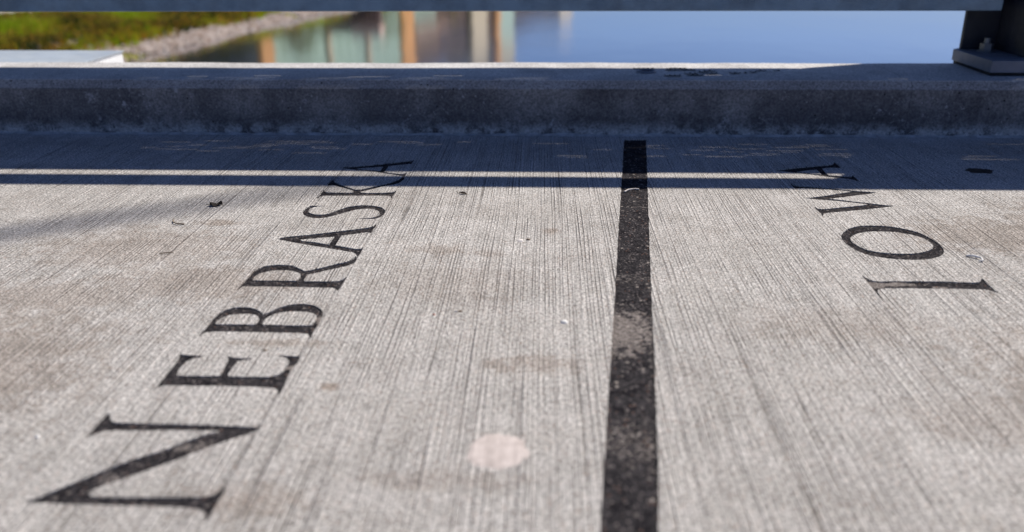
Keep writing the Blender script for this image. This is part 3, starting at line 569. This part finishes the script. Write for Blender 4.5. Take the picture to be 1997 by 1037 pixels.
# ------------------------------------------------------------------ small things lying on the deck
def blob(name, x, y, rx, ry, h, mat, label, cat, seed=0, z=0.0, jag=0.25, rot=0.0, rings=3, n=28, group=None):
    vs = [(0, 0, h)]; fs = []
    for r in range(1, rings + 1):
        f = r / rings
        for i in range(n):
            t = 2 * math.pi * i / n
            k = 1 + jag * mnoise.noise((math.cos(t) * 1.7 + seed, math.sin(t) * 1.7, seed * 3.3)) + jag * 0.5 * mnoise.noise((math.cos(t) * 5 + seed, math.sin(t) * 5, seed)) + jag * 0.3 * mnoise.noise((math.cos(t) * 14 + seed, math.sin(t) * 14, seed))
            px_, py_ = math.cos(t) * rx * f * k, math.sin(t) * ry * f * k
            zz = h * (1 - f ** 4) * (1 + 0.4 * mnoise.noise((px_ * 120, py_ * 120, seed)))
            vs.append((px_, py_, zz if r < rings else -0.001))
    for i in range(n): fs.append((0, 1 + i, 1 + (i + 1) % n))
    for r in range(rings - 1):
        for i in range(n):
            a = 1 + r * n + i; b = 1 + r * n + (i + 1) % n
            fs.append((a, a + n, b + n, b))
    o = pyd(name, vs, fs, mat, None, True); o.location = (x, y, z); o.rotation_euler.z = rot
    tag(o, label, cat, group); return o
def mat_spot():
    m = NT('pale_pink_smear', 0.85, 0.15)
    v = m.vec('MULTIPLY', m.P, (170.0, 3.0, 1.0))
    c = m.mix(m.ramp(m.noise(m.P, 70, 5, 0.7), 0.3, 0.7), (0.47, 0.41, 0.38), (0.63, 0.56, 0.525))
    c = m.mix(m.ramp(m.noise(v, 1.0, 2), 0.30, 0.50, 0.45, 0.0), c, (0.26, 0.22, 0.20))
    d = m.vec('LENGTH', m.vec('SUBTRACT', m.P, (-0.053, 0.906, 0.0)))
    rim = m.math('MULTIPLY', m.ramp(d, 0.030, 0.042), m.ramp(m.noise(m.P, 120, 4, 0.7), 0.42, 0.58))
    m.color(m.mix(m.math('MULTIPLY', rim, 0.6), c, (0.27, 0.235, 0.215)))
    m.bump(m.noise(v, 1.0, 3), 0.001, 0.8)
    return m.m
M_pink = mat_spot()
M_dark = mat_rough('dark_leaf', (0.015, 0.013, 0.012), (0.045, 0.035, 0.028), 90, 0.001, 0.7)
M_brown = mat_rough('brown_leaf', (0.15, 0.115, 0.08), (0.28, 0.22, 0.16), 120, 0.001, 0.8)
M_peb = mat_rough('pale_pebble', (0.62, 0.56, 0.51), (0.80, 0.76, 0.72), 150, 0.001, 0.7)
M_shell = mat_rough('white_chip', (0.70, 0.68, 0.65), (0.85, 0.84, 0.82), 150, 0.0005, 0.5)
M_red = mat_rough('red_grit', (0.45, 0.10, 0.05), (0.60, 0.20, 0.10), 200, 0.001, 0.6)
blob('flat_spot', -0.053, 0.906, 0.043, 0.043, 0.0009, M_pink, 'pale pink flattened round spot on the concrete beside the stripe', 'spot', 3, 0, 0.20, rings=6, n=90)
blob('dark_spot', 1.121, 2.221, 0.040, 0.030, 0.0014, M_dark, 'black oval blotch on the shaded concrete near the post', 'spot', 5.2, 0, 0.28, -0.12, 3, 72)

def leaf(name, x, y, ln, wd, rot, mat, label, lift=0.006, curl=1.0, seed=0):
    vs, fs = [], []; n = 12; m = 4
    for i in range(n + 1):
        s = i / n
        w = wd * (math.sin(math.pi * min(1, s * 1.02)) ** 0.75) * (1 + 0.3 * mnoise.noise((s * 5, seed, 0)))
        for j in range(-m, m + 1):
            v = j / m
            zz = 0.0016 + lift * (abs(v) ** 1.5) * curl * (0.5 + 0.5 * math.sin(s * 6 + seed)) + lift * 0.5 * (s - 0.5) ** 2
            vs.append(((s - 0.5) * ln, v * w * (1 + 0.15 * mnoise.noise((s * 9, v * 3, seed))), zz))
    k = 2 * m + 1
    for i in range(n):
        for j in range(k - 1): a = i * k + j; fs.append((a, a + 1, a + k + 1, a + k))
    # blade thickness
    b = len(vs); vs += [(p[0], p[1], p[2] - 0.0008) for p in vs]; fs += [tuple(b + q for q in f[::-1]) for f in fs]
    o = empty(name, (x, y, 0)); o.rotation_euler.z = rot
    tag(o, label, 'leaf')
    pyd('blade', vs, fs, mat, o, True)
    tube('stem', (-ln * 0.5, 0, 0.002), (-ln * 0.5 - ln * 0.28, 0.002, 0.004), 0.0007, mat, o, 8)
    return o
leaf('fallen_leaf', -0.749, 1.883, 0.028, 0.013, 0.25, M_dark, 'small dark curled leaf left of the letter S, in a soft shadow', 0.007, 1.0, 2)
leaf('fallen_leaf', -0.191, 1.985, 0.028, 0.0032, -0.5, M_brown, 'thin brown leaf scrap just in front of the rail shadow', 0.004, 1.0, 5)

def twig(x, y, pts, r, mat, label):
    cu = bpy.data.curves.new('twig', 'CURVE'); cu.dimensions = '3D'; cu.bevel_depth = r; cu.bevel_resolution = 2; cu.use_fill_caps = True
    s = cu.splines.new('POLY'); s.points.add(len(pts) - 1)
    for q, p in zip(s.points, pts): q.co = (*p, 1); q.radius = 0.6 + 0.5 * random.random()
    t = bpy.data.objects.new('tmp', cu); C.objects.link(t); bpy.context.view_layer.update()
    me = bpy.data.meshes.new_from_object(t.evaluated_get(bpy.context.evaluated_depsgraph_get()))
    bpy.data.objects.remove(t); me.materials.clear()
    o = link('twig', me, mat); o.location = (x, y, 0); tag(o, label, 'twig'); return o
twig(-0.785, 1.752, [(-0.018, 0.018, 0.002), (-0.012, 0.002, 0.003), (0.0, -0.008, 0.003), (0.016, -0.008, 0.002)], 0.0018, M_brown, 'tiny hooked brown twig below the dark curled leaf')
twig(-0.735, 1.569, [(-0.012, -0.004, 0.002), (0.0, 0.0, 0.003), (0.012, 0.004, 0.002)], 0.0011, M_brown, 'short straight brown twig on the pale concrete at left')
twig(0.216, 2.028, [(-0.022, -0.014, 0.0), (-0.012, 0.0, 0.001), (0.004, 0.008, 0.001), (0.014, 0.006, 0.0)], 0.0022, M_peb, 'pale curved twig lying on the black stripe by the rail shadow')
twig(0.826, 1.578, [(-0.014, 0.016, 0.002), (-0.004, 0.010, 0.004), (0.006, 0.0, 0.004), (0.004, -0.012, 0.003), (-0.004, -0.014, 0.003)], 0.0022, M_shell, 'curled white chip between the letters O and I')
for (x, y, r, h, mt, lb, sd) in (
    (0.035, 1.277, 0.0085, 0.0050, M_shell, 'pale pebble on the concrete left of the worn stretch of stripe', 1),
    (-0.046, 1.662, 0.011, 0.004, M_peb, 'tan crumb of grit in mid deck between the word and the stripe', 2),
    (-0.030, 1.668, 0.005, 0.004, M_brown, 'dark brown crumb beside the tan crumb of grit', 3),
    (-0.137, 1.314, 0.0045, 0.003, M_brown, 'small brown crumb right of the letter B', 4),
    (-0.143, 1.314, 0.0035, 0.003, M_peb, 'small tan crumb touching a brown one right of the letter B', 9),
    (-0.634, 0.920, 0.0040, 0.004, M_shell, 'bright white crumb left of the letter N', 5),
    (-0.178, 1.30, 0.0022, 0.0025, M_red, 'tiny red speck of grit near the letter B', 6),
    (-0.418, 1.165, 0.0040, 0.003, M_brown, 'reddish brown crumb above the arms of the letter E', 7),
    (-0.400, 1.172, 0.0035, 0.003, M_peb, 'pale crumb above the arms of the letter E', 8)):
    blob('grit', x, y, r, r * 0.8, h * 0.7, mt, lb, 'grit', sd, 0.0, 0.5, sd, 3, 14)

# hole in the curb top and the marker scribble next to it
hr = empty('curb_hole', (0.316, 2.765, 0.165))
tag(hr, 'small dark round plugged hole in the top of the curb', 'hole')
bm = bmesh.new(); bmesh.ops.create_cone(bm, cap_ends=True, segments=28, radius1=0.022, radius2=0.022, depth=0.002)
bm_obj('plug', bm, MT['matte'], hr).location = (0, 0, 0.0012)
vs, fs = [], []; n = 32
for i in range(n):
    t = 2 * math.pi * i / n
    for (r, z) in ((0.023, 0.0005), (0.0245, 0.006), (0.029, 0.006), (0.031, 0.0005)): vs.append((math.cos(t) * r, math.sin(t) * r, z))
for i in range(n):
    for j in range(3): a = i * 4 + j; b = ((i + 1) % n) * 4 + j; fs.append((a, b, b + 1, a + 1))
pyd('rim', vs, fs, MT['plate'], hr)
# illegible handwriting: wandering ink ribbons
scr = empty('marker_scribble', (0.5, 2.76, 0.1668))
tag(scr, 'faded illegible black marker scribble on the top of the curb', 'scribble')
def ink(x0, x1, y, amp):
    vs, fs = [], []
    L_ = max(4, int((x1 - x0) / 0.0025))
    for i in range(L_ + 1):
        s = i / L_; x = x0 + (x1 - x0) * s; ph = s * (x1 - x0) * 420 + x0 * 90
        yy = y + amp * math.sin(ph) + amp * 0.5 * mnoise.noise((x * 70, y * 40, 0)); xx = x + 0.006 * math.cos(ph)
        w = 0.0085
        vs.extend([(xx - 0.5, yy - w - 2.76, 0.0), (xx + 0.0016 - 0.5, yy + w - 2.76, 0.0)])
        if i: b = 2 * i; fs.append((b - 2, b, b + 1, b - 1))
    pyd('stroke', vs, fs, MT['ink'], scr)
for (x0, x1, y, a) in ((0.365, 0.412, 2.694, 0.010), (0.385, 0.425, 2.800, 0.010), (0.430, 0.470, 2.802, 0.012), (0.432, 0.470, 2.735, 0.012), (0.436, 0.478, 2.705, 0.010),
                       (0.475, 0.500, 2.762, 0.012), (0.497, 0.530, 2.735, 0.012), (0.500, 0.528, 2.785, 0.012), (0.570, 0.600, 2.742, 0.010), (0.612, 0.625, 2.746, 0.008), (0.635, 0.652, 2.757, 0.009),
                       (0.664, 0.690, 2.790, 0.010), (0.718, 0.735, 2.788, 0.010), (0.28, 0.35, 2.828, 0.004), (0.39, 0.45, 2.830, 0.004)):
    ink(x0, x1, y, a)

# ------------------------------------------------------------------ river, bank
WZ = -11.0
w = pyd('river_water', [(-3000, -1500, WZ), (3000, -1500, WZ), (3000, 5000, WZ), (-3000, 5000, WZ)], [(0, 1, 2, 3)], MT['water'])
tag(w, kind='structure')
WL = [(-200, -60), (20, -43), (60, -41), (79, -38.3), (96, -35.8), (112, -33.2), (120, -31.6), (127, -29.8), (150, -24), (300, 13), (500, 62), (900, 160)]
def xw(Y):
    for (a, xa), (b, xb) in zip(WL, WL[1:]):
        if Y <= b: return xa + (xb - xa) * (Y - a) / (b - a)
    return WL[-1][1]
def bank_z(u, Y):
    wob = 0.8 * mnoise.noise((Y * 0.09, 3, 1)) + 0.3 * mnoise.noise((Y * 0.4, 7, 1))
    if u < 0: return WZ + 0.45 * u
    uu = u + wob * min(1, u)
    z = 0.40 * min(uu, 4.2) + 0.14 * max(0, min(uu - 4.2, 14)) + 0.03 * max(0, uu - 18.2)
    z += 0.25 * mnoise.noise((u * 0.25, Y * 0.2, 5)) * min(1, u / 3) + 0.5 * mnoise.noise((u * 0.06, Y * 0.05, 8)) * min(1, u / 8)
    return WZ + z
us = [-9, -4, -2, -1, -0.4] + [0.5 * i for i in range(0, 60)] + [30 + 4 * i for i in range(30)] + [160, 220, 320, 520, 900]
Ys = [-200, -80, -20, 20, 45, 60] + [70 + i for i in range(0, 70)] + [142 + 6 * i for i in range(60)] + [540, 640, 780, 900]
vs = [(xw(Y) - u, Y, bank_z(u, Y)) for Y in Ys for u in us]; n = len(us)
fs = [(i * n + j, i * n + j + 1, (i + 1) * n + j + 1, (i + 1) * n + j) for i in range(len(Ys) - 1) for j in range(n - 1)]
o = pyd('grassy_bank_ground', vs, fs, MT['grass_ground'], None, True); tag(o, kind='structure')
# pale footpath high on the bank
vs, fs = [], []
for i in range(60):
    Y = 60 + i * 1.5; c0 = 15.5
    for u in (c0, c0 + 2.9): vs.append((xw(Y) - u, Y, bank_z(u, Y) + 0.12))
for i in range(59): fs.append((2 * i, 2 * i + 1, 2 * i + 3, 2 * i + 2))
o = pyd('bank_footpath', vs, fs, MT['path']); tag(o, kind='structure')

def scatter_mesh(name, items, mats, label):
    vs, fs, mi = [], [], []
    for (v, f, m) in items:
        b = len(vs); vs += v; fs += [tuple(b + q for q in t) for t in f]; mi += [m] * len(f)
    o = pyd(name, vs, fs, mats); o.data.polygons.foreach_set('material_index', mi)
    tag(o, label, None, None, 'stuff'); return o
ico = bmesh.new(); bmesh.ops.create_icosphere(ico, subdivisions=1, radius=1.0)
IV = [v.co.copy() for v in ico.verts]; IF = [tuple(v.index for v in f.verts) for f in ico.faces]; ico.free()
rocks = []
for _ in range(6500):
    Y = random.uniform(60, 140); u = random.triangular(-0.6, 2.6 if Y > 84 else 5.5, 0.7 if Y > 84 else 2.2)
    if mnoise.noise((Y * 0.15, u * 0.4, 3)) < -0.38: continue
    r = random.uniform(0.10, 0.28) * (0.8 if u > 3 else 1.0)
    q = Matrix.Rotation(random.uniform(0, 6.28), 3, random.choice('XYZ'))
    sc = Vector((random.uniform(.7, 1.3), random.uniform(.7, 1.3), random.uniform(.5, .9)))
    c = Vector((xw(Y) - u, Y, bank_z(u, Y) + r * 0.25))
    vv = [c + q @ Vector([p[k] * sc[k] * r * random.uniform(.82, 1.15) for k in range(3)]) for p in IV]
    rocks.append((vv, IF, random.choice((0, 0, 1, 2))))
scatter_mesh('riprap_stones', rocks, [MT['rock'], mat_rough('pale_riprap', (0.42, 0.37, 0.33), (0.55, 0.50, 0.46), 1.2, 0.03), mat_rough('brown_riprap', (0.24, 0.17, 0.13), (0.36, 0.27, 0.22), 1.2, 0.03)], 'band of loose pale riprap stones along the waterline')
tufts = []
for _ in range(20000):
    Y = random.uniform(60, 150); u = random.uniform(2.2, 40) if random.random() < .45 else random.uniform(1.7, 16)
    c0 = 15.5
    if c0 - 0.3 < u < c0 + 3.2: continue
    x, zz = xw(Y) - u, bank_z(u, Y)
    tall = 0.5 + 0.5 * mnoise.noise((x * 0.12, Y * 0.12, 2))
    v, f = [], []
    for k in range(5):
        a = random.uniform(0, 6.28); h = random.uniform(0.25, 0.55) + tall * (0.7 if u < 15 else 0.1); wd = random.uniform(.05, .12)
        dx, dy = math.cos(a), math.sin(a); ox, oy = random.uniform(-.2, .2), random.uniform(-.2, .2)
        b = len(v); v += [(x + ox - dy * wd, Y + oy + dx * wd, zz - .05), (x + ox + dy * wd, Y + oy - dx * wd, zz - .05), (x + ox + dx * h * .5, Y + oy + dy * h * .5, zz + h)]
        f.append((b, b + 1, b + 2))
    g = mnoise.noise((x * 0.16, Y * 0.10, 11)) * 0.8 + random.uniform(-.35, .35) + 0.10 - 0.34 * max(0.0, 1 - abs(u - 5.0) / 4.5)
    tufts.append((v, f, 0 if g > 0.12 else 1 if g > -0.12 else 2 if g > -0.3 else 3))
LEAFM = [mat_leaf('fresh_grass', (0.28, 0.40, 0.010), (0.34, 0.44, 0.016)), mat_leaf('olive_grass', (0.26, 0.26, 0.012), (0.32, 0.28, 0.02)),
         mat_leaf('dry_grass', (0.38, 0.20, 0.025), (0.44, 0.26, 0.05)), mat_leaf('dark_weed', (0.02, 0.04, 0.008), (0.04, 0.06, 0.01))]
scatter_mesh('bank_grass', tufts, LEAFM, 'rough green and brown grass covering the river bank')

# ------------------------------------------------------------------ trees on the bank (seen mirrored in the river)
BARK = mat_rough('tree_bark', (0.06, 0.045, 0.035), (0.12, 0.09, 0.07), 3.0, 0.02)
def tree(name, x, y, top, width, label, mats, seed):
    rnd = random.Random(seed)
    u = xw(y) - x; z0 = bank_z(u, y) - 0.1; H = (WZ + top) - z0
    root = empty(name, (x, y, z0)); tag(root, label, 'tree')
    bm = bmesh.new(); clumps = []
    def limb(p, q, r0, r1, n=7):
        d = (q - p).normalized(); a = d.orthogonal().normalized(); b = d.cross(a)
        A = [bm.verts.new(p + (a * math.cos(t) + b * math.sin(t)) * r0) for t in [6.2832 * i / n for i in range(n)]]
        B = [bm.verts.new(q + (a * math.cos(t) + b * math.sin(t)) * r1) for t in [6.2832 * i / n for i in range(n)]]
        for i in range(n): bm.faces.new((A[i], A[(i + 1) % n], B[(i + 1) % n], B[i]))
    tr = H * 0.025 + 0.03; p = Vector((0, 0, 0)); pts = [p]
    for i in range(4):
        q = Vector((rnd.uniform(-.04, .04) * H, rnd.uniform(-.04, .04) * H, H * (0.2 + 0.2 * i))); limb(p, q, tr * (1 - .22 * i), tr * (.78 - .22 * i)); p = q; pts.append(q)
    for i in range(13):
        b = pts[rnd.choice((1, 2, 3))]; a = rnd.uniform(0, 6.28); R = width * rnd.uniform(.25, .5)
        e = Vector((math.cos(a) * R, math.sin(a) * R, min(H * .93, b.z + H * rnd.uniform(.1, .38)))); limb(b, e, tr * .35, tr * .08, 5); clumps.append(e)
    clumps.append(Vector((0, 0, H * .92))); clumps.append(pts[-1])
    bm_obj('trunk', bm, BARK, root)
    vs, fs, mi = [], [], []
    for e in clumps:
        cr = width * rnd.uniform(.13, .24); mm = rnd.choice((0, 0, 1, 2))
        for _ in range(130):
            o_ = Vector((rnd.gauss(0, 1), rnd.gauss(0, 1), rnd.gauss(0, .8))).normalized() * cr * rnd.uniform(.3, 1.05); c = e + o_
            if c.z > H: c.z = H - rnd.uniform(0, .1) * H
            s = rnd.uniform(.10, .22) * (0.6 + H / 14); a = Vector((rnd.uniform(-1, 1), rnd.uniform(-1, 1), rnd.uniform(-1, 1))).normalized(); b = a.orthogonal().normalized()
            k = len(vs); vs += [c - a * s, c + b * s * .5, c + a * s, c - b * s * .5]; fs.append((k, k + 1, k + 2, k + 3)); mi.append(mm if rnd.random() < .8 else rnd.choice((0, 1, 2)))
    o = pyd('crown', vs, fs, mats, root); o.data.polygons.foreach_set('material_index', mi)
    return root
TL = [mat_leaf('tree_green', (0.10, 0.12, 0.012), (0.14, 0.14, 0.018)), mat_leaf('tree_olive', (0.16, 0.12, 0.016), (0.20, 0.14, 0.02)), mat_leaf('tree_dark', (0.022, 0.04, 0.008), (0.04, 0.055, 0.012))]
for i, (x, y, t, wd, lb) in enumerate((
    (-47.5, 140, 6.4, 6.5, 'low olive tree mirrored under the orange edge of the pale green building'),
    (-43.5, 157, 10.6, 5.0, 'tall narrow olive tree mirrored against the pale green building'),
    (-43.0, 146, 6.2, 6.5, 'broad low tree mirrored directly below the tall narrow olive tree'),
    (-38.8, 148, 6.0, 6.5, 'broad low tree mirrored just left of the brown boathouse'),
    (-33.5, 188, 11.2, 7.0, 'olive tree mirrored between the boathouse and the orange pier'),
    (-26.5, 238, 15.0, 7.5, 'olive tree mirrored in front of the brown brick building'),
    (-53.5, 146, 10.5, 8.5, 'bushy olive tree mirrored just left of the orange edge of the building row'),
    (-59.5, 146, 13.0, 10.0, 'tall bushy tree mirrored second to the left of the building row'),
    (-66.5, 146, 14.0, 11.0, 'tall bushy tree mirrored third to the left of the building row'),
    (-74.0, 144, 14.0, 11.0, 'tall bushy tree mirrored farthest left beside the stones'))):
    tree('bank_tree', x, y, t, wd, lb, TL, 40 + i)

# ------------------------------------------------------------------ buildings along the bank (seen mirrored in the river)
D_ = Vector((0.23948847, 0.97089921, 0)); N_ = Vector((0.97089921, -0.23948847, 0)); F0 = Vector((-47, 150, 0)); GZ = -9.0
FM = Matrix((( D_.x, N_.x, 0, F0.x), (D_.y, N_.y, 0, F0.y), (0, 0, 1, WZ), (0, 0, 0, 1)))
BM = {'mint': mat_paint('mint_glass', (0.50, 0.66, 0.52), 0.3, 0, 0.06, 0.3), 'orange': mat_rough('orange_brick', (0.74, 0.36, 0.15), (0.82, 0.44, 0.20), 0.8, 0.02),
      'brown': mat_rough('brown_brick', (0.11, 0.070, 0.055), (0.17, 0.11, 0.085), 0.7, 0.02), 'cream': mat_rough('cream_stone', (0.62, 0.52, 0.38), (0.70, 0.60, 0.46), 0.5, 0.01),
      'pink': mat_rough('pink_stone', (0.52, 0.34, 0.28), (0.60, 0.42, 0.34), 0.5, 0.01), 'grey': mat_rough('grey_roof', (0.30, 0.31, 0.33), (0.36, 0.37, 0.39), 0.4, 0.01),
      'wood': mat_rough('dark_brown_boards', (0.07, 0.035, 0.022), (0.12, 0.06, 0.04), 1.5, 0.02), 'frame': mat_paint('dark_mullion', (0.20, 0.22, 0.20), 0.5), 'pane': mat_paint('dark_pane', (0.05, 0.055, 0.06), 0.15)}
def bld(label, s0):
    r = empty('riverside_building'); r.matrix_world = FM @ Matrix.Translation((s0, 0, 2.0)); tag(r, label, 'building'); r['s0'] = s0; return r
def bp(root, name, s0, s1, n0, n1, z0, z1, mat):
    b = root['s0']
    return box(name, s0 - b, s1 - b, n0, n1, z0 - 2.0, z1 - 2.0, BM[mat], root, 0.0)
# pale green glass hall
A = bld('long pale green glass building mirrored in the river, nearest the bank stones', -3)
bp(A, 'wall', -3, 57, -16, -0.4, 1.0, 24.0, 'grey'); bp(A, 'roof', -3.6, 57.4, -16.6, 0.3, 24.02, 25.0, 'grey'); bp(A, 'plinth', -3, 57, -0.38, 0.05, 1.0, 5.0, 'brown')
for (a, b) in ((-3, 1.0), (21, 22.4), (38.6, 40.2)): bp(A, 'pilaster', a, b, -0.38, 0.45, 5.02, 24.0, 'orange' if a < 0 else 'cream')
for (a, b) in ((1.1, 20.9), (22.5, 38.5), (40.3, 56.9)):
    k = round((b - a) / 3.9); w_ = (b - a) / k
    for i in range(k):
        for j in range(5): bp(A, 'pane', a + i * w_ + 0.10, a + (i + 1) * w_ - 0.10, -0.38, -0.05, 5.1 + j * 3.75, 5.1 + (j + 1) * 3.75 - 0.15, 'mint')
# brown brick building with orange corner
B = bld('brown brick building with a bright orange corner pier mirrored in the river', 57.5)
bp(B, 'wall', 65.2, 131, -16, -0.4, 1.0, 24.0, 'brown'); bp(B, 'corner_pier', 57.6, 65.1, -9, 0.3, 1.0, 31.0, 'orange'); bp(B, 'roof', 65.2, 131, -16.3, 0.3, 24.02, 24.8, 'grey')
bp(B, 'cornice', 65.2, 93, -0.38, 0.8, 11.9, 14.2, 'pink'); bp(B, 'pilaster', 107.0, 121, -0.38, 0.9, 1.0, 29.0, 'cream')
for i in range(5): bp(B, 'window', 66.0 + i * 3.1, 68.6 + i * 3.1, -0.38, -0.1, 6.5, 11.6, 'mint')
for i in range(8): bp(B, 'window', 84 + i * 2.8, 85.8 + i * 2.8, -0.38, -0.15, 15.5, 18.5, 'pane')
# end tower
T = bld('slender pale green and cream tower mirrored at the end of the building row', 131.5)
bp(T, 'wall', 131.5, 153.5, -16, -0.4, 1.0, 36.0, 'grey'); bp(T, 'corner_pier', 131.4, 135.4, -0.38, 0.7, 1.0, 36.0, 'orange'); bp(T, 'roof', 131, 154, -16.5, 0.8, 36.02, 36.8, 'grey')
for j in range(6): bp(T, 'pane', 135.6, 153.3, -0.38, 0.0, 2.0 + j * 4, 5.85 + j * 4, 'mint')
for j in range(2): bp(T, 'parapet', 135.6, 153.3, -0.38, 0.1, 26.0 + j * 4.6, 30.4 + j * 4.6, 'cream')
# lower far block
L_ = bld('low dark brown block with a pale end bay mirrored beyond the tower', 155)
bp(L_, 'wall', 155, 219, -16, -0.4, 1.0, 22.5, 'brown'); bp(L_, 'end_bay', 219.1, 243, -14, 0.4, 1.0, 27.5, 'cream'); bp(L_, 'roof', 155, 219, -16.4, 0.3, 22.52, 23.2, 'grey')
for i in range(8): bp(L_, 'window', 158 + i * 7.5, 162 + i * 7.5, -0.38, -0.1, 17, 20.5, 'pane')
# boathouse on stilts at the water's edge
H_ = empty('boathouse', (-30.2, 141, WZ)); tag(H_, 'small dark brown timber boathouse on posts mirrored near the stones', 'boathouse')
box('wall', -4.2, -0.2, -1.5, 3.0, 1.0, 4.6, BM['wood'], H_); box('deck', -4.4, 4.2, -1.7, 3.2, 0.7, 0.98, BM['wood'], H_)
for i in range(6): box('post', 0.2 + i * 0.72, 0.42 + i * 0.72, -1.5, -1.28, 0.98, 3.4, BM['wood'], H_)
box('back_wall', -0.18, 4.0, 2.6, 2.9, 0.98, 3.4, BM['pink'], H_); box('roof', -0.1, 4.4, -1.9, 3.3, 3.42, 5.2, BM['pink'], H_)
